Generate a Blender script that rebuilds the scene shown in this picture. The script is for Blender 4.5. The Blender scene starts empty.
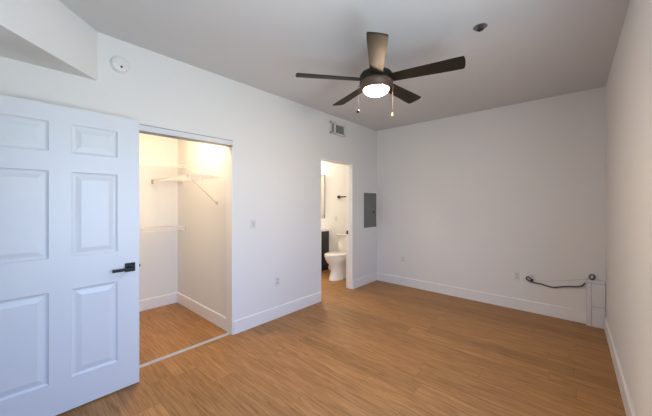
import bpy, bmesh, math, random
from mathutils import Vector, Matrix
random.seed(4)
C = bpy.context.scene.collection
PI = math.pi

# ------------------------------------------------------------------ camera
YAW = math.radians(41.75)
cam = bpy.data.cameras.new('camera'); cam_o = bpy.data.objects.new('camera', cam); C.objects.link(cam_o)
cam.sensor_width = 36; cam.lens = 283.6 / 652 * 36; cam.shift_y = -5 / 652; cam.clip_start = .02
cam_o.location = (0, 0, 1.4); cam_o.rotation_euler = (PI / 2, 0, YAW)
bpy.context.scene.camera = cam_o

# ------------------------------------------------------------------ room size (camera stands at the origin)
XL, XR, YB, YN, ZC = -2.75, .225, 4.47, -.26, 2.71
WIN = (.15, 1.6, .55, 2.2)                      # window in the right wall: y0, y1, z0, z1

# ------------------------------------------------------------------ sky, light, exposure
def new_world():
    w = bpy.data.worlds.new('sky'); bpy.context.scene.world = w; w.use_nodes = True
    nt = w.node_tree; nt.nodes.clear()
    out = nt.nodes.new('ShaderNodeOutputWorld'); bg = nt.nodes.new('ShaderNodeBackground')
    tc = nt.nodes.new('ShaderNodeTexCoord'); sp = nt.nodes.new('ShaderNodeSeparateXYZ')
    rp = nt.nodes.new('ShaderNodeValToRGB'); mp = nt.nodes.new('ShaderNodeMapRange')
    mp.inputs['From Min'].default_value = -1; mp.inputs['From Max'].default_value = 1
    e = rp.color_ramp.elements
    e[0].position = 0; e[0].color = (.45, .53, .58, 1)
    e[1].position = 1; e[1].color = (.22, .40, .80, 1)
    for p, c in ((.48, (.45, .53, .58, 1)), (.52, (.40, .56, .80, 1)), (.7, (.28, .45, .80, 1))):
        k = e.new(p); k.color = c
    nt.links.new(tc.outputs['Generated'], sp.inputs[0]); nt.links.new(sp.outputs['Z'], mp.inputs['Value'])
    nt.links.new(mp.outputs['Result'], rp.inputs[0]); nt.links.new(rp.outputs[0], bg.inputs[0])
    bg.inputs[1].default_value = 15.6
    nt.links.new(bg.outputs[0], out.inputs[0])
new_world()
por = bpy.data.lights.new('window_portal', 'AREA'); por.shape = 'RECTANGLE'
por.size = WIN[1] - WIN[0]; por.size_y = WIN[3] - WIN[2]; por.cycles.is_portal = True
por_o = bpy.data.objects.new('window_portal', por); C.objects.link(por_o)
por_o.location = (XR + .16, (WIN[0] + WIN[1]) / 2, (WIN[2] + WIN[3]) / 2)
por_o.rotation_euler = (PI / 2, 0, PI / 2)       # shines to -X

LAMP_FAN, LAMP_CLOSET, LAMP_BATH = 158.0, 205.0, 190.0   # strength of the lamps' glass
FILL_DOME = 85.0  # glow of the added, unseen bathroom dome
vs = bpy.context.scene.view_settings
vs.view_transform = 'Standard'; vs.look = 'None'; vs.exposure = 0.0; vs.gamma = 1.0; vs.use_curve_mapping = False

# ------------------------------------------------------------------ materials
def mat(name, col, rough=.5, metal=0, bump=0, bscale=200, spec=.5, emit=None, estr=0, var=0, coat=0):
    m = bpy.data.materials.new(name); m.use_nodes = True
    nt = m.node_tree; b = nt.nodes['Principled BSDF']
    b.inputs['Base Color'].default_value = (*col, 1); b.inputs['Roughness'].default_value = rough
    b.inputs['Metallic'].default_value = metal; b.inputs['Specular IOR Level'].default_value = spec
    b.inputs['Coat Weight'].default_value = coat
    if emit:
        b.inputs['Emission Color'].default_value = (*emit, 1); b.inputs['Emission Strength'].default_value = estr
    tc = nt.nodes.new('ShaderNodeTexCoord')
    if var:
        n = nt.nodes.new('ShaderNodeTexNoise'); n.inputs['Scale'].default_value = 3
        nt.links.new(tc.outputs['Object'], n.inputs['Vector'])
        mx = nt.nodes.new('ShaderNodeMix'); mx.data_type = 'RGBA'
        mx.inputs['A'].default_value = (*[c * (1 - var) for c in col], 1)
        mx.inputs['B'].default_value = (*[min(1, c * (1 + var)) for c in col], 1)
        nt.links.new(n.outputs['Fac'], mx.inputs['Factor']); nt.links.new(mx.outputs['Result'], b.inputs['Base Color'])
    if bump:
        n2 = nt.nodes.new('ShaderNodeTexNoise'); n2.inputs['Scale'].default_value = bscale; n2.inputs['Detail'].default_value = 2
        nt.links.new(tc.outputs['Object'], n2.inputs['Vector'])
        bp = nt.nodes.new('ShaderNodeBump'); bp.inputs['Strength'].default_value = bump; bp.inputs['Distance'].default_value = .002
        nt.links.new(n2.outputs['Fac'], bp.inputs['Height']); nt.links.new(bp.outputs[0], b.inputs['Normal'])
    return m

def floor_mat():
    m = bpy.data.materials.new('oak_planks'); m.use_nodes = True
    nt = m.node_tree; b = nt.nodes['Principled BSDF']; L = nt.links.new
    def N(t, **k):
        n = nt.nodes.new(t)
        for a, v in k.items(): setattr(n, a, v)
        return n
    def M(op, a, b_=None):
        n = N('ShaderNodeMath', operation=op)
        for i, v in enumerate((a, b_)):
            if v is None: continue
            if isinstance(v, (int, float)): n.inputs[i].default_value = v
            else: L(v, n.inputs[i])
        return n.outputs[0]
    tc = N('ShaderNodeTexCoord'); sp = N('ShaderNodeSeparateXYZ'); L(tc.outputs['Object'], sp.inputs[0])
    x, y = sp.outputs['X'], sp.outputs['Y']
    W, LEN = .178, 1.22
    ry = M('DIVIDE', y, W); row = M('FLOOR', ry); fy = M('FRACT', ry)
    wn = N('ShaderNodeTexWhiteNoise', noise_dimensions='1D'); L(row, wn.inputs['W'])
    rx = M('ADD', M('DIVIDE', x, LEN), M('MULTIPLY', wn.outputs['Value'], 7.3)); col = M('FLOOR', rx); fx = M('FRACT', rx)
    cv = N('ShaderNodeCombineXYZ'); L(row, cv.inputs[0]); L(col, cv.inputs[1])
    w2 = N('ShaderNodeTexWhiteNoise', noise_dimensions='3D'); L(cv.outputs[0], w2.inputs['Vector'])
    # grain: noise drawn out along the plank, shifted for each plank
    gv = N('ShaderNodeCombineXYZ')
    L(M('MULTIPLY', x, 3.4), gv.inputs[0]); L(M('MULTIPLY', y, 48), gv.inputs[1]); L(M('MULTIPLY', w2.outputs['Value'], 31), gv.inputs[2])
    g = N('ShaderNodeTexNoise'); g.inputs['Scale'].default_value = 1.0; g.inputs['Detail'].default_value = 6; g.inputs['Roughness'].default_value = .62
    g.inputs['Distortion'].default_value = 1.0
    L(gv.outputs[0], g.inputs['Vector'])
    gv2 = N('ShaderNodeCombineXYZ')
    L(M('MULTIPLY', x, 5), gv2.inputs[0]); L(M('MULTIPLY', y, 160), gv2.inputs[1]); L(M('MULTIPLY', w2.outputs['Value'], 17), gv2.inputs[2])
    g2 = N('ShaderNodeTexNoise'); g2.inputs['Scale'].default_value = 1.0; g2.inputs['Detail'].default_value = 3
    L(gv2.outputs[0], g2.inputs['Vector'])
    gm = M('ADD', M('MULTIPLY', g.outputs['Fac'], .65), M('MULTIPLY', g2.outputs['Fac'], .35))
    rp = N('ShaderNodeValToRGB'); e = rp.color_ramp.elements
    e[0].position = .33; e[0].color = (*FLOOR_DARK, 1); e[1].position = .67; e[1].color = (*FLOOR_LIGHT, 1)
    k = e.new(.5); k.color = (*FLOOR_MID, 1)
    L(gm, rp.inputs[0])
    tone = M('ADD', M('MULTIPLY', w2.outputs['Value'], .24), .88)
    vm = N('ShaderNodeVectorMath', operation='SCALE'); L(rp.outputs[0], vm.inputs[0]); L(tone, vm.inputs['Scale'])
    # seams
    s1 = M('MINIMUM', fy, M('SUBTRACT', 1, fy)); s1 = M('LESS_THAN', s1, .007)
    s2 = M('MINIMUM', fx, M('SUBTRACT', 1, fx)); s2 = M('LESS_THAN', s2, .0010)
    seam = M('MAXIMUM', s1, s2)
    mx = N('ShaderNodeMix', data_type='RGBA'); L(M('MULTIPLY', seam, .5), mx.inputs['Factor']); L(vm.outputs[0], mx.inputs['A'])
    mx.inputs['B'].default_value = (.07, .036, .018, 1)
    L(mx.outputs['Result'], b.inputs['Base Color'])
    b.inputs['Roughness'].default_value = .45; b.inputs['Specular IOR Level'].default_value = .25
    bp = N('ShaderNodeBump'); bp.inputs['Strength'].default_value = .25; bp.inputs['Distance'].default_value = .001
    L(M('SUBTRACT', gm, seam), bp.inputs['Height']); L(bp.outputs[0], b.inputs['Normal'])
    return m
FLOOR_DARK, FLOOR_MID, FLOOR_LIGHT = (.205, .098, .036), (.355, .177, .062), (.475, .259, .104)

M_WALL = mat('wall_paint', (.79, .792, .782), .75, bump=.12, bscale=160, spec=.25)
M_CEIL = mat('ceiling_paint', (.675, .68, .685), .85, bump=.15, bscale=120, spec=.2)
M_TRIM = mat('trim_paint', (.84, .84, .84), .38, bump=.02, bscale=60)
M_DOOR = mat('door_paint', (.68, .712, .755), .36, bump=.03, bscale=90)
M_FLOOR = floor_mat()
M_BLACK = mat('black_metal', (.012, .012, .013), .38, .6, bump=.03)
M_BLADE = mat('espresso_blade', (.021, .016, .011), .48, spec=.15, bump=.05, bscale=60, var=.3)
M_BRONZE = mat('dark_bronze', (.105, .068, .046), .5, .2, bump=.03)
M_HOUSE = mat('dark_housing', (.022, .017, .014), .45, .4, bump=.03)
M_GLOW = mat('lit_frosted_glass', (.9, .88, .84), .4, bump=.02, emit=(1, .735, .51), estr=LAMP_FAN)
M_GLOWC = mat('lit_closet_glass', (.9, .88, .84), .4, bump=.02, emit=(1, .72, .44), estr=LAMP_CLOSET)
M_GLOWB = mat('lit_vanity_glass', (.9, .88, .84), .4, bump=.02, emit=(1, .86, .68), estr=LAMP_BATH)
M_GLOWD = mat('bath_fill_dome_glass', (.9, .88, .84), .4, bump=.02, emit=(1, .82, .60), estr=FILL_DOME)
M_BRASS = mat('brass', (.62, .43, .17), .3, .9, bump=.02)
M_CHAIN = mat('bead_chain', (.14, .11, .09), .6, .2, bump=.02)
M_PLASTIC = mat('white_plastic', (.78, .78, .77), .4, bump=.03, bscale=90)
M_PLATE = mat('plate_plastic', (.74, .73, .73), .35, bump=.03, bscale=90)
M_SLOT = mat('receptacle_plastic', (.62, .61, .61), .4, bump=.03, bscale=90)
M_HOLE = mat('dark_slot', (.02, .02, .02), .6, bump=.02)
M_GREY = mat('grey_enamel', (.185, .195, .188), .5, .1, bump=.06, bscale=150, var=.05)
M_VENT = mat('vent_enamel', (.74, .73, .71), .45, bump=.03)
M_LOUV = mat('louvre_enamel', (.40, .39, .37), .5, bump=.03)
M_CHROME = mat('chrome', (.75, .75, .76), .15, 1, bump=.01)
M_STEEL = mat('dull_steel', (.24, .24, .26), .4, .8, bump=.05)
M_CORD = mat('cord_rubber', (.085, .075, .075), .55, bump=.05)
M_WIRE = mat('white_coated_wire', (.88, .87, .85), .4, bump=.02)
M_PALE = mat('pale_steel', (.62, .61, .60), .4, .3, bump=.02)
M_PORC = mat('porcelain', (.86, .85, .83), .12, bump=.005, coat=.5)
M_ESP = mat('espresso_cabinet', (.022, .02, .022), .4, bump=.05, var=.2)
M_STONE = mat('white_counter', (.82, .80, .77), .25, bump=.01, var=.04)
M_MIRROR = mat('mirror_glass', (.80, .77, .72), .03, 1, bump=.002)
M_ALU = mat('aluminium', (.30, .30, .31), .5, .2, bump=.03)
M_BOXSHADE = mat('box_gap_shade', (.56, .56, .59), .5, bump=.04, bscale=70)  # body greyed so the gaps between the covers look shaded
M_BOX = mat('box_plastic', (.74, .74, .77), .42, bump=.04, bscale=70)

# ------------------------------------------------------------------ mesh helpers
def obj(name, bm, m, parent=None, smooth=False):
    bmesh.ops.recalc_face_normals(bm, faces=bm.faces)
    me = bpy.data.meshes.new(name); bm.to_mesh(me); bm.free()
    me.materials.append(m)
    if smooth:
        for p in me.polygons: p.use_smooth = True
        me.set_sharp_from_angle(angle=math.radians(35))
    o = bpy.data.objects.new(name, me); C.objects.link(o)
    if parent: o.parent = parent
    return o
def box(bm, x0, x1, y0, y1, z0, z1, bev=0, seg=2, mtx=None):
    t = bmesh.new()
    bmesh.ops.create_cube(t, size=1)
    for v in t.verts:
        v.co = Vector(((x0 + x1) / 2 + v.co.x * (x1 - x0), (y0 + y1) / 2 + v.co.y * (y1 - y0), (z0 + z1) / 2 + v.co.z * (z1 - z0)))
    if bev: bmesh.ops.bevel(t, geom=t.edges[:], offset=bev, segments=seg, affect='EDGES', profile=.5)
    merge(bm, t, mtx); return bm
def merge(bm, t, mtx=None):
    if mtx is not None: bmesh.ops.transform(t, matrix=mtx, verts=t.verts)
    me = bpy.data.meshes.new('tmp'); t.to_mesh(me); t.free(); bm.from_mesh(me); bpy.data.meshes.remove(me)
def bx(*a, **k): return box(bmesh.new(), *a, **k)
def lathe(bm, prof, n=40, mtx=None):
    """prof = (r, z) from bottom to top, closed at the axis where r is 0"""
    t = bmesh.new(); rings = []
    for r, z in prof:
        if r < 1e-6: rings.append([t.verts.new((0, 0, z))])
        else: rings.append([t.verts.new((r * math.cos(2 * PI * i / n), r * math.sin(2 * PI * i / n), z)) for i in range(n)])
    for a, b in zip(rings, rings[1:]):
        for i in range(n):
            j = (i + 1) % n
            if len(a) == 1 and len(b) == 1: continue
            if len(a) == 1: t.faces.new((a[0], b[j], b[i]))
            elif len(b) == 1: t.faces.new((a[i], a[j], b[0]))
            else: t.faces.new((a[i], a[j], b[j], b[i]))
    if len(rings[0]) > 1: t.faces.new(rings[0][::-1])
    if len(rings[-1]) > 1: t.faces.new(rings[-1])
    merge(bm, t, mtx); return bm
def lt(prof, n=40, mtx=None): return lathe(bmesh.new(), prof, n, mtx)
def tube(bm, pts, r, n=8, closed=False):
    pts = [Vector(p) for p in pts]; t = bmesh.new(); rings = []; N = len(pts)
    up = None
    for i, p in enumerate(pts):
        a = pts[(i - 1) % N] if (closed or i) else p; b = pts[(i + 1) % N] if (closed or i < N - 1) else p
        d = (b - a).normalized()
        if up is None:
            up = Vector((0, 0, 1)) if abs(d.z) < .9 else Vector((1, 0, 0))
        s = d.cross(up).normalized(); up = s.cross(d).normalized()
        rings.append([t.verts.new(p + r * (math.cos(2 * PI * k / n) * s + math.sin(2 * PI * k / n) * up)) for k in range(n)])
    prs = list(zip(rings, rings[1:])) + ([(rings[-1], rings[0])] if closed else [])
    for a, b in prs:
        for k in range(n): t.faces.new((a[k], a[(k + 1) % n], b[(k + 1) % n], b[k]))
    if not closed: t.faces.new(rings[0][::-1]); t.faces.new(rings[-1])
    merge(bm, t); return bm
def tb(pts, r, n=8, closed=False): return tube(bmesh.new(), pts, r, n, closed)
def spline(pts, n=12):
    P = [Vector(p) for p in pts]; P = [2 * P[0] - P[1]] + P + [2 * P[-1] - P[-2]]; out = []
    for i in range(1, len(P) - 2):
        a, b, c, d = P[i - 1:i + 3]
        for k in range(n):
            t = k / n
            out.append(.5 * ((2 * b) + (c - a) * t + (2 * a - 5 * b + 4 * c - d) * t * t + (3 * b - a - 3 * c + d) * t ** 3))
    return out + [P[-2]]
def prism(bm, poly, z0, z1):
    t = bmesh.new(); a = [t.verts.new((x, y, z0)) for x, y in poly]; b = [t.verts.new((x, y, z1)) for x, y in poly]
    t.faces.new(a[::-1]); t.faces.new(b); n = len(poly)
    for i in range(n): t.faces.new((a[i], a[(i + 1) % n], b[(i + 1) % n], b[i]))
    merge(bm, t); return bm
def loft(bm, secs, n=36, p=2.2):
    """secs = (z, cx, cy, rx, ry_front, ry_back): egg-shaped rings"""
    t = bmesh.new(); rings = []
    for z, cx, cy, rx, rf, rb in secs:
        r = []
        for i in range(n):
            a = 2 * PI * i / n; c, s = math.cos(a), math.sin(a)
            sx = math.copysign(abs(c) ** (2 / p), c); sy = math.copysign(abs(s) ** (2 / p), s)
            r.append(t.verts.new((cx + rx * sx, cy + (rb if s > 0 else rf) * sy, z)))
        rings.append(r)
    for a, b in zip(rings, rings[1:]):
        for i in range(n): t.faces.new((a[i], a[(i + 1) % n], b[(i + 1) % n], b[i]))
    t.faces.new(rings[0][::-1]); t.faces.new(rings[-1])
    merge(bm, t); return bm
def holed(axis, c0, c1, u0, u1, z0, z1, holes):
    """a slab with rectangular holes; axis is its normal; u runs along the other level axis"""
    us = sorted({u0, u1, *[h[0] for h in holes], *[h[1] for h in holes]}); zs = sorted({z0, z1, *[h[2] for h in holes], *[h[3] for h in holes]})
    us = [u for u in us if u0 <= u <= u1]; zs = [z for z in zs if z0 <= z <= z1]
    def solid(i, j):
        if not (0 <= i < len(us) - 1 and 0 <= j < len(zs) - 1): return False
        u, z = (us[i] + us[i + 1]) / 2, (zs[j] + zs[j + 1]) / 2
        return not any(h[0] < u < h[1] and h[2] < z < h[3] for h in holes)
    bm = bmesh.new(); cache = {}
    def V(c, u, z):
        k = (round(c, 5), round(u, 5), round(z, 5))
        if k not in cache: cache[k] = bm.verts.new((c, u, z) if axis == 'x' else (u, c, z))
        return cache[k]
    for i in range(len(us) - 1):
        for j in range(len(zs) - 1):
            if not solid(i, j): continue
            a, b, c, d = us[i], us[i + 1], zs[j], zs[j + 1]
            for k in (c0, c1): bm.faces.new((V(k, a, c), V(k, b, c), V(k, b, d), V(k, a, d)))
            for di, dj, p, q in ((-1, 0, (a, c), (a, d)), (1, 0, (b, c), (b, d)), (0, -1, (a, c), (b, c)), (0, 1, (a, d), (b, d))):
                if not solid(i + di, j + dj): bm.faces.new((V(c0, *p), V(c1, *p), V(c1, *q), V(c0, *q)))
    return bm
def skew(bm):
    """the right wall is a touch out of square with the far wall"""
    for v in bm.verts: v.co.x += (YB - v.co.y) * .0135 - .003
    return bm
def tag(o, label, cat, group=None):
    o['label'] = label; o['category'] = cat
    if group: o['group'] = group
    return o
def thing(name, label, cat, loc, rot=(0, 0, 0), group=None):
    o = bpy.data.objects.new(name, None); C.objects.link(o); o.location = loc; o.rotation_euler = rot
    o.empty_display_size = .1
    return tag(o, label, cat, group)
def struct(name, bm, m, label=None, parent=None, smooth=False):
    o = obj(name, bm, m, parent, smooth)
    if parent is None:
        o['kind'] = 'structure'
        if label: o['label'] = label
    return o
def copy_tree(o, parent=None):
    c = o.copy(); C.objects.link(c)
    if parent: c.parent = parent
    for ch in list(o.children): copy_tree(ch, c)
    return c
ROT_LEFT = (0, PI / 2, 0)      # +Z of a lathe profile -> +X (out of the left wall)

# ------------------------------------------------------------------ room shell
CL = (.35, 1.593, 0, 2.065)         # closet opening in the left wall
BT = (2.962, 3.735, 0, 2.045)       # bathroom doorway, with room for its jamb
T = .12
struct('wall_left', holed('x', XL - T, XL, YN - T, 4.72, 0, ZC, [CL, BT]), M_WALL, 'white painted wall with the closet opening and bathroom doorway')
struct('wall_back', bx(XL, XR + T - .01, YB, YB + T, 0, ZC), M_WALL, 'plain white painted far wall')
struct('wall_right', skew(holed('x', XR, XR + T, YN - T, YB, 0, ZC, [WIN])), M_WALL, 'white painted wall beside the white corner box')
ENT = (-2.60, -1.68, 0, 2.055)
struct('wall_near', holed('y', YN - T, YN, XL, XR + .055, 0, ZC, [ENT]), M_WALL, 'white painted wall with the entry doorway')
struct('floor', bx(-5.1, XR + .19, -1.7, 4.72, -.08, 0), M_FLOOR, 'oak look plank floor')
struct('ceiling', bx(-2.87, XR + .19, YN - T, 4.72, ZC, ZC + .1), M_CEIL, 'flat off-white ceiling')
# diagonal drop at the corner above the entry door
struct('trim_1', prism(bmesh.new(), [(XL, .455), (XL + .72, YN), (XL, YN)], 2.335, ZC), M_WALL, 'white diagonal drywall soffit under the ceiling above the open door')
# small hall behind the entry doorway
struct('wall_hall_left', bx(-2.87, -2.75, -1.7, YN - T, 0, 2.5), M_WALL)
struct('wall_hall_right', bx(-1.55, -1.43, -1.7, YN - T, 0, 2.5), M_WALL)
struct('wall_hall_end', bx(-2.87, -1.43, -1.82, -1.7, 0, 2.5), M_WALL)
struct('ceiling_hall', bx(-2.87, -1.43, -1.82, YN - T, 2.5, 2.6), M_CEIL)
# closet
CB, CY0, CY1, CZ = -4.24, .3, 1.6, 2.44
struct('wall_closet_back', bx(CB - T, CB, CY0 - T, CY1 + T, 0, CZ), M_WALL)
struct('wall_closet_left', bx(CB, XL - T, CY0 - T, CY0, 0, CZ), M_WALL)
struct('wall_closet_right', bx(CB, XL - T, CY1, CY1 + T, 0, CZ), M_WALL)
struct('ceiling_closet', bx(CB - T, XL - T, CY0 - T, CY1 + T, CZ, CZ + .1), M_CEIL)
# bathroom
BX, BY0, BY1, BZ = -4.98, 2.1, 4.50, 2.5
struct('wall_bath_left', bx(BX - T, BX, BY0 - T, BY1 + T, 0, BZ), M_WALL)
struct('wall_bath_near', bx(BX, XL - T, BY0 - T, BY0, 0, BZ), M_WALL)
struct('wall_bath_back', bx(BX, XL - T, BY1, BY1 + T, 0, BZ), M_WALL, 'bright bathroom wall behind the toilet')
struct('ceiling_bath', bx(BX - T, XL - T, BY0 - T, BY1 + T, BZ, BZ + .1), M_CEIL)

def base(bm, axis, c, sgn, u0, u1, h=.14, t=.014):
    """a baseboard along a wall: axis the wall's normal, sgn where the room is"""
    prof = [(0, 0), (t, 0), (t, h - .006), (t - .006, h), (0, h)]
    tm = bmesh.new(); ends = []
    for u in (u0, u1):
        ends.append([tm.verts.new((c + sgn * d, u, z) if axis == 'x' else (u, c + sgn * d, z)) for d, z in prof])
    a, b = ends; n = len(prof)
    for i in range(n): tm.faces.new((a[i], a[(i + 1) % n], b[(i + 1) % n], b[i]))
    tm.faces.new(a[::-1]); tm.faces.new(b); merge(bm, tm); return bm
b = bmesh.new()
base(b, 'x', XL, 1, YN, CL[0]); base(b, 'x', XL, 1, CL[1], BT[0]); base(b, 'x', XL, 1, BT[1], YB)
struct('baseboard_left', b, M_TRIM)
struct('baseboard_back', base(bmesh.new(), 'y', YB, -1, XL + .014, .066), M_TRIM)
struct('baseboard_right', skew(base(bmesh.new(), 'x', XR, -1, YN, 4.388)), M_TRIM)
b = bmesh.new(); base(b, 'y', YN, 1, XL + .014, ENT[0]); base(b, 'y', YN, 1, ENT[1], XR + .045); struct('baseboard_near', b, M_TRIM)
b = bmesh.new(); base(b, 'x', CB, 1, CY0, CY1); base(b, 'y', CY1, -1, CB + .014, -2.885); base(b, 'y', CY0, 1, CB + .014, -2.885)
struct('baseboard_closet', b, M_TRIM)
b = bmesh.new(); base(b, 'y', BY1, -1, -3.91, XL - T); base(b, 'x', XL - T, -1, BT[1] + .03, BY1 - .014); struct('baseboard_bath', b, M_TRIM)

# bathroom jamb (no casing) with a door stop and the strike plate
b = bmesh.new()
box(b, XL - T - .003, XL + .003, BT[0], BT[0] + .016, 0, BT[3]); box(b, XL - T - .003, XL + .003, BT[1] - .016, BT[1], 0, BT[3])
box(b, XL - T - .003, XL + .003, BT[0] + .016, BT[1] - .016, BT[3] - .016, BT[3])
box(b, XL - .075, XL - .04, BT[1] - .026, BT[1] - .016, 0, BT[3] - .016); box(b, XL - .075, XL - .04, BT[0] + .016, BT[0] + .026, 0, BT[3] - .016)
jamb = struct('trim_2', b, M_TRIM, 'white painted jamb lining the bathroom doorway')
b = bx(XL - .118, XL - .082, BT[1] - .0195, BT[1] - .0155, .885, .945, bev=.001)
struct('strike_plate', b, M_BLACK, parent=jamb)['label'] = 'small black strike plate'
# entry door jamb
b = bmesh.new()
box(b, ENT[0], ENT[0] + .016, YN - T, YN + .003, 0, ENT[3]); box(b, ENT[1] - .016, ENT[1], YN - T, YN + .003, 0, ENT[3])
box(b, ENT[0] + .016, ENT[1] - .016, YN - T, YN + .003, ENT[3] - .016, ENT[3])
struct('trim_3', b, M_TRIM, 'white jamb of the entry doorway')
# closet header track and floor guide of the sliding doors
b = bx(XL - .10, XL - .004, CL[0], CL[1], 2.045, 2.065)
tr = struct('trim_4', b, M_ALU, 'metal sliding door track across the top of the closet opening')
struct('fascia', bx(XL - .012, XL - .001, CL[0], CL[1], 2.012, 2.058, bev=.001), M_DOOR, parent=tr)['label'] = 'white track fascia'
struct('track_rail', bx(XL - .085, XL - .013, CL[0], CL[1], 2.005, 2.018), M_STEEL, parent=tr)['label'] = 'dark channel of the track'
b = bx(XL - .07, XL - .025, CL[0], CL[1], 0, .006, bev=.002)
box(b, XL - .05, XL - .045, CL[0], CL[1], .006, .012)
struct('trim_5', b, mat('guide_strip', (.55, .53, .51), .5, bump=.03), 'white sliding door guide strip across the closet threshold')

struct('trim_6', bx(XL - T - .002, XL + .002, CL[1] - .012, CL[1], .0, 1.995), M_TRIM, 'added white liner standing for the lit return at the right edge of the closet opening')  # added board in lighter paint, imitating the light on the drywall return

# window beside the camera (out of the picture): frame, mullion, sill and panes
y0, y1, z0, z1 = WIN
b = bmesh.new()
for a in ((y0, y0 + .05, z0, z1), (y1 - .05, y1, z0, z1), (y0 + .05, y1 - .05, z0, z0 + .05), (y0 + .05, y1 - .05, z1 - .05, z1), ((y0 + y1) / 2 - .03, (y0 + y1) / 2 + .03, z0 + .05, z1 - .05)):
    box(b, XR + .09, XR + .14, *a)
win = struct('window_1', b, M_TRIM, 'white framed sliding window in the right wall')
mg = bpy.data.materials.new('window_glass'); mg.use_nodes = True; nt = mg.node_tree; nt.nodes.clear()
o_, mx_, tr_, gl_ = (nt.nodes.new('ShaderNode' + k) for k in ('OutputMaterial', 'MixShader', 'BsdfTransparent', 'BsdfGlossy'))
mx_.inputs[0].default_value = .06; gl_.inputs['Roughness'].default_value = .02
nt.links.new(tr_.outputs[0], mx_.inputs[1]); nt.links.new(gl_.outputs[0], mx_.inputs[2]); nt.links.new(mx_.outputs[0], o_.inputs[0])
ym = (y0 + y1) / 2
struct('pane', bx(XR + .112, XR + .117, y0 + .05, ym - .03, z0 + .05, z1 - .05), mg, parent=win)
struct('pane', bx(XR + .112, XR + .117, ym + .03, y1 - .05, z0 + .05, z1 - .05), mg, parent=win)
struct('window_sill', bx(XR + .02, XR + .09, y0, y1, z0 - .0, z0 + .018, bev=.003), M_TRIM, parent=win)

# ------------------------------------------------------------------ six-panel door, open flat before the left wall
DF, DW, DT = -2.55, .885, .035           # front face x, width, thickness
DY1 = .678; DY0 = DY1 - DW
def six_panel():
    ym = (DY0 + DY1) / 2
    cols = [(DY0 + .115, ym - .062), (ym + .048, DY1 - .139)]
    rows = [(.225, .82), (1.04, 1.61), (1.735, 1.93)]
    Z0, Z1 = .012, 2.04
    bm = bmesh.new()
    for xs, sgn in ((DF, -1), (DF - DT, 1)):
        us = sorted({DY0, DY1, *[c for p in cols for c in p]}); zs = sorted({Z0, Z1, *[c for p in rows for c in p]})
        for i in range(len(us) - 1):
            for j in range(len(zs) - 1):
                a, b_, c, d = us[i], us[i + 1], zs[j], zs[j + 1]
                if (a, b_) in cols and (c, d) in rows:
                    prev = None
                    for ins, dep in ((0, 0), (.004, .006), (.014, .010), (.022, .010), (.052, .003)):
                        x = xs + sgn * dep
                        q = [bm.verts.new((x, *p)) for p in ((a + ins, c + ins), (b_ - ins, c + ins), (b_ - ins, d - ins), (a + ins, d - ins))]
                        if prev:
                            for k in range(4): bm.faces.new((prev[k], prev[(k + 1) % 4], q[(k + 1) % 4], q[k]))
                        prev = q
                    bm.faces.new(prev)
                else:
                    bm.faces.new([bm.verts.new((xs, *p)) for p in ((a, c), (b_, c), (b_, d), (a, d))])
    xa, xb = DF, DF - DT
    for p, q in (((DY0, Z0), (DY1, Z0)), ((DY1, Z0), (DY1, Z1)), ((DY1, Z1), (DY0, Z1)), ((DY0, Z1), (DY0, Z0))):
        bm.faces.new([bm.verts.new(v) for v in ((xa, *p), (xa, *q), (xb, *q), (xb, *p))])
    bmesh.ops.remove_doubles(bm, verts=bm.verts, dist=1e-5)
    return bm
door = struct('door_1', six_panel(), M_DOOR)
tag(door, 'white six-panel door standing open against the wall left of the closet', 'door')
def lever(x, s):
    yc, zc = DY1 - .062, .913
    h = obj('door_handle', bx(x, x + s * .010, yc - .033, yc + .033, zc - .033, zc + .033, bev=.002), M_BLACK, door)
    h['label'] = 'black square rose with lever'
    b = tb([(x + s * .008, yc, zc - .004), (x + s * .05, yc, zc - .004)], .011, 12)
    box(b, x + s * .038, x + s * .052, yc - .117, yc + .012, zc - .018, zc + .003, bev=.002)
    obj('lever', b, M_BLACK, h)
lever(DF, 1); lever(DF - DT, -1)
obj('latch', bx(DF - .026, DF - .010, DY1 - .001, DY1 + .011, .903, .923, bev=.002), M_BLACK, door)['label'] = 'dark latch bolt'
for z in (.25, 1.03, 1.8):
    b = tb([(DF - DT + .028, DY0 - .008, z - .045), (DF - DT + .028, DY0 - .008, z + .045)], .007, 10)
    obj('hinge', b, M_BLACK, door)

# ------------------------------------------------------------------ ceiling fan
R_, F_ = Vector((math.cos(YAW), math.sin(YAW), 0)), Vector((-math.sin(YAW), math.cos(YAW), 0))
FC = R_ * .4176 + F_ * 2.360
fan = thing('ceiling_fan', 'dark five-blade ceiling fan with a lit glass bowl hanging from the ceiling', 'ceiling fan', (FC.x, FC.y, ZC))
dz = -ZC
obj('canopy', lt([(.03, 2.63 + dz), (.055, 2.64 + dz), (.068, 2.67 + dz), (.07, 2.71 + dz)]), M_HOUSE, fan, True)
obj('downrod', lt([(.014, 2.47 + dz), (.014, 2.65 + dz)], 16), M_HOUSE, fan, True)
mh = obj('motor_housing', lt([(.06, 2.405 + dz), (.126, 2.408 + dz), (.132, 2.415 + dz), (.132, 2.462 + dz), (.124, 2.474 + dz), (.09, 2.482 + dz), (.03, 2.486 + dz)]), M_HOUSE, fan, True)
b = bmesh.new()
for k in range(30):
    a = 2 * PI * k / 30
    box(b, 1315e-4, .1350, -.0035, .0035, 2.425 + dz, 2.46 + dz, mtx=Matrix.Rotation(a, 4, 'Z'))
lathe(b, [(.1325, 2.438 + dz), (.1342, 2.438 + dz), (.1342, 2.442 + dz), (.1325, 2.442 + dz)])
obj('vent_fins', b, M_HOUSE, mh)
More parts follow.
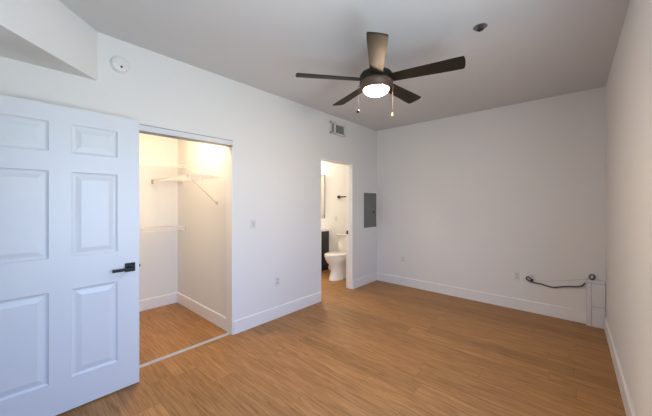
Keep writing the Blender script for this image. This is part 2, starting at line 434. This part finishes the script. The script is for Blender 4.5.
obj('light_ring', lt([(.100, 2.346 + dz), (.108, 2.340 + dz), (.117, 2.345 + dz), (.130, 2.366 + dz), (.138, 2.388 + dz), (.138, 2.400 + dz), (.130, 2.410 + dz), (.06, 2.412 + dz)]), M_BRONZE, fan, True)
obj('light_bowl', lt([(0, 2.300 + dz), (.04, 2.302 + dz), (.072, 2.309 + dz), (.092, 2.321 + dz), (.101, 2.334 + dz), (.103, 2.349 + dz)]), M_GLOW, fan, True)['label'] = 'glowing frosted glass bowl'
def blade_bm():
    r0, r1 = .120, .655; n = 14; bm = bmesh.new(); up, lo = [], []
    def w(t): return .048 + .019 * min(1, t * 1.15)
    out = []
    for i in range(n + 1):
        t = i / n; out.append((r0 + (r1 - r0 - .0) * t, -w(t)))
    tip = [(r1 + .006, -.062), (r1 + .012, -.03), (r1 + .013, .0), (r1 + .011, .03), (r1 + .006, .060)]
    top = [(r0 + (r1 - .002 - r0) * i / n, w(i / n)) for i in range(n, -1, -1)]
    prism(bm, out + tip + top, -.0035, .0035)
    return bm
A0 = -99.42 + 41.75
for k in range(5):
    a = math.radians(A0 + 72 * k)
    mtx = Matrix.Translation((0, 0, 2.42 + dz)) @ Matrix.Rotation(a, 4, 'Z') @ Matrix.Rotation(math.radians(-13), 4, 'X')
    bm = blade_bm()
    bmesh.ops.transform(bm, matrix=mtx, verts=bm.verts)
    bl = obj('blade', bm, M_BLADE, fan)
    b = bmesh.new(); prism(b, [(.118, -.022), (.17, -.03), (.215, -.03), (.225, 0), (.215, .03), (.17, .03), (.118, .022)], .0036, .008)
    bmesh.ops.transform(b, matrix=mtx, verts=b.verts)
    obj('blade_bracket', b, M_HOUSE, bl)
def chain(off, zt, zb, m_end, end):
    p = R_ * off - F_ * .0
    b = tb([(p.x, p.y, zt + dz), (p.x, p.y, zb + dz)], .0006, 6)
    z = zt
    while z > zb:
        bmesh.ops.create_icosphere(b, subdivisions=1, radius=.0012, matrix=Matrix.Translation((p.x, p.y, z + dz))); z -= .008
    ch = obj('pull_chain', b, M_CHAIN, fan)
    obj('pull_knob', lt([(r, z + zb + dz) for r, z in end], 16, Matrix.Translation((p.x, p.y, 0))), m_end, ch, True)
    arm = tb([R_ * math.copysign(.13, off) + Vector((0, 0, zt - .002 + dz)), (p.x, p.y, zt + dz)], .003, 8)
    obj('chain_outlet', arm, M_BRONZE, ch)
chain(-.150, 2.372, 2.170, M_HOUSE, [(0, -.022), (.010, -.018), (.0135, -.010), (.0135, -.004), (.008, .004), (.002, .008)])
chain(.137, 2.372, 2.140, M_BRASS, [(0, -.024), (.009, -.020), (.012, -.012), (.009, -.002), (.004, .006), (.002, .010)])

# ------------------------------------------------------------------ things on the walls and ceiling
# round detector high on the left wall
sd = thing('smoke_detector', 'round white smoke detector high on the wall beside the soffit', 'smoke detector', (XL, .597, 2.508), ROT_LEFT)
obj('mounting_base', lt([(.066, 0), (.066, .010), (.063, .014)], 48), M_PLASTIC, sd, True)
cv = obj('cover', lt([(.060, .012), (.060, .016), (.058, .026), (.048, .031), (.030, .032), (0, .032)], 48), M_PLASTIC, sd, True)
b = bmesh.new()
for k in range(16):
    a = 2 * PI * k / 16; box(b, .054, .0605, -.009, .009, .017, .023, mtx=Matrix.Rotation(a, 4, 'Z'))
obj('sensor_vents', b, M_SLOT, cv)
obj('test_button', lt([(.008, .031), (.008, .0345), (0, .035)], 20, Matrix.Translation((.024, .004, 0))), M_HOLE, cv, True)['label'] = 'dark button on the cover'
obj('raised_lens', lt([(.026, .031), (.024, .035), (0, .036)], 28, Matrix.Translation((-.012, -.014, 0))), M_PLASTIC, cv, True)

# sprinkler head
sp = thing('fire_sprinkler', 'small metal fire sprinkler head on the ceiling', 'sprinkler', (-.55, 2.34, ZC))
obj('escutcheon', lt([(.020, -.012), (.028, -.010), (.046, -.003), (.048, 0)], 40), M_STEEL, sp, True)
b = lt([(.011, -.026), (.011, -.010)], 16)
tube(b, [(.011, 0, -.022), (.014, 0, -.030), (.004, 0, -.037)], .003); tube(b, [(-.011, 0, -.022), (-.014, 0, -.030), (-.004, 0, -.037)], .003)
obj('sprinkler_frame', b, M_STEEL, sp)
b = lt([(.006, -.040), (.006, -.036)], 12)
for k in range(12): box(b, .004, .024, -.003, .003, -.0405, -.0388, mtx=Matrix.Rotation(2 * PI * k / 12, 4, 'Z'))
obj('deflector', b, M_HOLE, sp)
sp.scale = (1, 1, .55)
obj('glass_bulb', tb([(0, 0, -.022), (0, 0, -.036)], .0025), mat('red_glass', (.3, .02, .02), .1), sp)

# air vent on the left wall: a narrow and a wide bank of louvres
vy0, vy1, vz0, vz1 = 3.165, 3.53, 2.435, 2.612
vent = thing('air_vent', 'white wall air vent with dark louvres above the bathroom doorway', 'vent', (XL, (vy0 + vy1) / 2, (vz0 + vz1) / 2))
oy, oz = (vy0 + vy1) / 2, (vz0 + vz1) / 2
bars = [(vy0, vy0 + .03), (vy0 + .092, vy0 + .128), (vy1 - .034, vy1)]
b = bmesh.new()
for a, c in bars: box(b, 0, .010, a - oy, c - oy, vz0 - oz, vz1 - oz)
box(b, 0, .010, vy0 - oy, vy1 - oy, vz0 - oz, vz0 + .026 - oz); box(b, 0, .010, vy0 - oy, vy1 - oy, vz1 - .026 - oz, vz1 - oz)
obj('vent_frame', b, M_VENT, vent)
obj('duct_back', bx(.0, .0015, vy0 + .02 - oy, vy1 - .02 - oy, vz0 + .02 - oz, vz1 - .02 - oz), M_HOLE, vent)['label'] = 'dark duct behind the louvres'
for (a, c), n in (((vy0 + .03, vy0 + .092), 3), ((vy0 + .128, vy1 - .034), 8)):
    b = bmesh.new()
    for k in range(n):
        y = a + (c - a) * (k + .5) / n - oy
        box(b, -.005, .005, -.0007, .0007, vz0 + .026 - oz, vz1 - .026 - oz, mtx=Matrix.Translation((.0055, y, 0)) @ Matrix.Rotation(math.radians(25), 4, 'Z'))
    obj('louvre_bank', b, M_LOUV, vent)

# electrical panel
ey0, ey1, ez0, ez1 = 4.055, 4.435, .975, 1.575
ep = thing('electrical_panel', 'grey electrical panel on the wall beside the bathroom doorway', 'electrical panel', (XL, (ey0 + ey1) / 2, (ez0 + ez1) / 2))
hy, hz = (ey1 - ey0) / 2, (ez1 - ez0) / 2
obj('panel_frame', bx(0, .012, -hy, hy, -hz, hz, bev=.002), M_GREY, ep)
pd = obj('panel_door', bx(.012, .018, -hy + .03, hy - .03, -hz + .035, hz - .035, bev=.002), M_GREY, ep)
obj('panel_latch', bx(.018, .026, hy - .120, hy - .085, -.055, -.020, bev=.002), M_HOLE, pd)['label'] = 'black latch'

# switch and outlets
def plate(axis):
    b = bx(-.035, .035, 0, .006, -.057, .057, bev=.003)
    return b
def rot_for(side): return {'left': (0, 0, -PI / 2), 'back': (0, 0, PI)}[side]
sw = thing('light_switch', 'white rocker light switch between the closet and the bathroom doorway', 'light switch', (XL, 1.842, 1.163), rot_for('left'))
obj('cover_plate', plate(0), M_PLATE, sw)
obj('rocker', bx(-.017, .017, .006, .010, -.033, .033, bev=.002), M_SLOT, sw)
def make_outlet(label, loc, side):
    o = thing('wall_outlet', label, 'outlet', loc, rot_for(side), 'wall outlets')
    obj('cover_plate', plate(0), M_PLATE, o)
    for s in (-1, 1):
        rc = obj('receptacle', bx(-.017, .017, .006, .0085, s * .02 - .014, s * .02 + .014, bev=.002), M_SLOT, o)
        b = bmesh.new()
        for dx in (-.006, .006): box(b, dx - .0012, dx + .0012, .0080, .0090, s * .02 - .004, s * .02 + .006)
        obj('slots', b, M_HOLE, rc)
    return o
out0 = make_outlet('white wall outlet low on the wall between the closet and the bathroom doorway', (XL, 2.19, .447), 'left')
for label, loc, side in (
    ('white wall outlet on the far wall below the electrical panel', (-2.235, YB, .448), 'back'),
    ('white wall outlet without a plug beside the black cord', (-.612, YB, .440), 'back'),
    ('white wall outlet with the black cord plugged in', (-.446, YB, .440), 'back'),
    ('white bathroom outlet on the wall above the toilet', (-3.74, BY1, 1.08), 'back')):
    c = copy_tree(out0); c.location = loc; c.rotation_euler = rot_for(side); c['label'] = label

# ------------------------------------------------------------------ corner box with its cord and coil
bxx0, bxy0, bh = .060, 4.398, .520
ub = thing('utility_box', 'tall white plastic utility box in the corner of the room', 'utility box', (bxx0, YB, 0))
w, d = XR - .004 - bxx0, YB - bxy0 - .001
b = bmesh.new()
pr = [(.001, -.001), (.001, -d), (w - .012, -d), (w - .003, -d + .006), (w, -d + .016), (w, -.001)]
prism(b, pr, 0, bh - .02)
obj('body', b, M_BOXSHADE, ub)
b = bmesh.new(); prism(b, [(x * 1.0, y) for x, y in pr], bh - .0195, bh)
bmesh.ops.bevel(b, geom=[e for e in b.edges if all(v.co.z > bh - .001 for v in e.verts)], offset=.008, segments=2, affect='EDGES')
obj('top_cap', b, M_BOX, ub)
b = bx(.004, .040, -d - .007, -d - .0003, .006, bh - .03, bev=.0015); obj('side_strip', b, M_BOX, ub)
b = bx(.048, w - .004, -d - .007, -d - .0003, .236, bh - .03, bev=.0015); obj('upper_cover', b, M_BOX, ub)
b = bx(.048, w - .004, -d - .007, -d - .0003, .006, .226, bev=.0015); obj('lower_cover', b, M_BOX, ub)

cord = thing('power_cord', 'black power cord running from the outlet to the corner box', 'cord', (-.446, YB - .02, .44))
o = Vector(cord.location)
pts = [(-.449, 4.432, .424), (-.462, 4.425, .441), (-.487, 4.43, .455), (-.503, 4.435, .440), (-.497, 4.445, .415), (-.44, 4.457, .388), (-.36, 4.458, .383), (-.25, 4.458, .363), (-.19, 4.456, .376), (-.11, 4.45, .402), (-.03, 4.446, .416), (.025, 4.43, .440), (.051, 4.42, .478)]
obj('cable', tb([Vector(p) - o for p in spline(pts, 8)], .0085, 10), M_CORD, cord, True)
b = bx(-.462, -.434, 4.425, 4.4595, .407, .433, bev=.004); bmesh.ops.translate(b, vec=-o, verts=b.verts)
obj('plug', b, M_HOLE, cord)
ring = []
for k in range(48):
    a = 2 * PI * k / 48; ring.append((.029 * math.cos(a), 0, .029 * math.sin(a)))
coil = thing('cable_coil', 'dark coiled cable end on top of the corner box', 'cable', (.112, 4.430, bh + .0355), (0, 0, math.radians(40)))
b = bmesh.new(); tube(b, ring, .0065, 10, True); tube(b, [(x * .97, y + .008, z * .97 - .0005) for x, y, z in ring], .0055, 10, True)
obj('coil_loops', b, M_CORD, coil, True)
pts = [(-.422, 4.461, .425), (-.38, 4.463, .418), (-.25, 4.463, .438), (-.1, 4.463, .475), (.03, 4.463, .508), (.060, 4.463, .520), (.080, 4.445, .5295)]
tag(obj('thin_cable', tb(spline(pts, 8), .003, 8), mat('cream_cable', (.62, .56, .44), .5, bump=.03), None, True), 'thin cream cable along the far wall to the top of the corner box', 'cable')

# ------------------------------------------------------------------ closet: wire shelves and lamp
def wire_deck(bm, L, D):
    """deck of a wire shelf: length along x, wall at y = 0, front lip at y = -D, top at z = 0"""
    r = .0022
    for y in (-.004, -D * .5, -D + .03): tube(bm, [(0, y, -.004), (L, y, -.004)], .003, 6)
    for y, z in ((-D, -.002), (-D, -.036)): tube(bm, [(0, y, z), (L, y, z)], .0036, 6)
    n = int(L / .027)
    for i in range(n + 1):
        x = .002 + (L - .004) * i / n
        tube(bm, [(x, 0, 0), (x, -D + .002, 0), (x, -D, -.036)], r, 5)
    return bm
def shelf(name, label, L, D, loc, rotz, clips, braces):
    s = thing(name, label, 'shelf', loc, (0, 0, rotz), 'white wire shelves in the closet')
    obj('wire_deck', wire_deck(bmesh.new(), L, D), M_WIRE, s)
    for x in braces:
        b = tb([(x, -D + .004, -.012), (x, -.02, -.30)], .0045, 8); box(b, x - .006, x + .006, -.022, -.0, -.325, -.285, bev=.002)
        box(b, x - .007, x + .007, -D - .006, -D + .014, -.042, .004, bev=.002)
        obj('support_brace', b, M_PALE, s)['label'] = 'slanting metal brace'
    for x, y in clips:
        obj('wall_clip', bx(x - .010, x + .010, y - .016, y, -.05, .006, bev=.002), (M_STEEL if L < 1.25 else M_PALE) if y < -.1 else M_WIRE, s)
    return s
# two along the closet's back wall (x runs towards -Y), one along its right wall
D_ = .31
shelf('wire_shelf', 'upper white wire shelf along the back of the closet', 1.29, D_, (CB, CY0 + .005, 1.905), PI / 2, [(.3, 0), (.9, 0), (1.27, -D_ + .016)], [.62])
shelf('wire_shelf', 'lower white wire shelf along the back of the closet', 1.29, D_, (CB, CY0 + .005, 1.085), PI / 2, [(.3, 0), (.9, 0), (1.27, -D_ + .016)], [.30])
shelf('wire_shelf', 'white wire shelf on the right closet wall with a slanting brace', 1.19, .335, (CB + .012, CY1, 1.706), 0, [(.2, 0), (.7, 0), (.012, -.32)], [1.13])
cl = thing('closet_light', 'dome light on the closet ceiling', 'ceiling light', (-3.24, 1.12, CZ))
obj('lamp_base', lt([(.10, -.02), (.105, -.014), (.105, 0)]), M_PLASTIC, cl, True)
obj('lamp_dome', lt([(0, -.075), (.04, -.070), (.075, -.05), (.093, -.022)]), M_GLOWC, cl, True)

# ------------------------------------------------------------------ bathroom
toi = thing('toilet', 'white toilet with a closed lid in the bathroom', 'toilet', (-3.345, BY1, 0))
b = bmesh.new()
loft(b, [(0, 0, -.40, .118, .235, .30), (.03, 0, -.40, .116, .232, .30), (.07, 0, -.40, .104, .215, .30), (.16, 0, -.40, .094, .19, .29), (.26, 0, -.41, .104, .205, .27),
         (.33, 0, -.43, .155, .25, .24), (.385, 0, -.44, .178, .265, .22), (.425, 0, -.44, .184, .272, .215), (.432, 0, -.44, .178, .266, .21)])
obj('bowl', b, M_PORC, toi, True)
b = bmesh.new(); loft(b, [(.434, 0, -.44, .180, .272, .19), (.438, 0, -.44, .187, .280, .195), (.448, 0, -.44, .187, .280, .195), (.451, 0, -.44, .182, .275, .19)]); obj('seat', b, M_PORC, toi, True)
b = bmesh.new(); loft(b, [(.454, 0, -.44, .182, .274, .20), (.458, 0, -.44, .186, .279, .205), (.470, 0, -.44, .184, .277, .203), (.476, 0, -.44, .170, .262, .19)]); obj('lid', b, M_PORC, toi, True)
b = bx(-.13, .13, -.225, -.03, .32, .43, bev=.02); obj('tank_shelf', b, M_PORC, toi, True)
tk = obj('tank', bx(-.18, .18, -.205, -.012, .425, .765, bev=.022, seg=3), M_PORC, toi, True)
obj('tank_lid', bx(-.205, .205, -.22, -.006, .765, .80, bev=.010), M_PORC, tk, True)
b = tb([(-.145, -.205, .705), (-.145, -.222, .705)], .009, 12); box(b, -.15, -.09, -.228, -.218, .697, .711, bev=.003); obj('flush_lever', b, M_CHROME, tk)

van = thing('bathroom_vanity', 'dark vanity cabinet with a white countertop beside the toilet', 'vanity', (-3.93, BY1, 0))
obj('cabinet', bx(-.88, 0, -.50, -.002, .09, .815), M_ESP, van)
obj('toe_kick', bx(-.86, -.02, -.44, -.01, 0, .0895), M_ESP, van)
obj('countertop', bx(-.90, .012, -.53, -.002, .8155, .85, bev=.004), M_STONE, van)
obj('side_panel', bx(.0003, .004, -.46, -.04, .14, .77, bev=.001), M_ESP, van)
for a, c in ((-.87, -.445), (-.435, -.01)):
    dd = obj('cabinet_door', bx(a, c, -.519, -.5003, .11, .80, bev=.003), M_ESP, van)
    hx = c - .04 if a < -.5 else a + .04
    obj('cabinet_handle', tb([(hx, -.519, .58), (hx, -.545, .58), (hx, -.545, .70), (hx, -.519, .70)], .005, 8), M_STEEL, dd)
mi = thing('mirror', 'tall rectangular mirror on the bathroom wall above the vanity', 'mirror', (-4.37, BY1, 1.535))
b = bmesh.new()
for a in ((-.33, .33, -.465, -.459), (-.33, .33, .459, .465), (-.33, -.324, -.459, .459), (.324, .33, -.459, .459)): box(b, a[0], a[1], -.028, -.001, a[2], a[3])
obj('mirror_frame', b, M_ALU, mi)
obj('mirror_glass', bx(-.324, .324, -.024, -.002, -.459, .459), M_MIRROR, mi)
tbar = thing('towel_bar', 'black towel bar on the bathroom wall above the toilet', 'towel bar', (-3.655, BY1, 1.525))
for x in (0, .5):
    obj('wall_mount', lt([(.034, 0), (.034, .012), (.016, .02), (.016, .055)], 24, Matrix.Translation((x, 0, 0)) @ Matrix.Rotation(PI / 2, 4, 'X')), M_BLACK, tbar, True)
obj('bar', tb([(-.01, -.052, 0), (.51, -.052, 0)], .012, 14), M_BLACK, tbar, True)
vl = thing('vanity_light', 'glass vanity light bar above the bathroom mirror', 'wall lamp', (-4.60, BY1, 2.22))
obj('backplate', bx(-.25, .25, -.03, -.001, -.04, .04, bev=.005), M_BLACK, vl)
for x in (-.17, 0, .17):
    obj('glass_shade', lt([(0, -.09), (.035, -.088), (.05, -.07), (.045, .03), (.02, .045)], 24, Matrix.Translation((x, -.09, -.0))), M_GLOWB, vl, True)
bl = thing('bathroom_fill_dome', 'added fill dome on the bathroom ceiling, out of view', 'ceiling light', (-3.55, 2.95, BZ))  # added out of view to brighten the jamb and the floor at the doorway
obj('lamp_base', lt([(.13, -.02), (.135, -.014), (.135, 0)]), M_PLASTIC, bl, True)
obj('lamp_dome', lt([(0, -.085), (.05, -.080), (.095, -.055), (.12, -.022)]), M_GLOWD, bl, True)
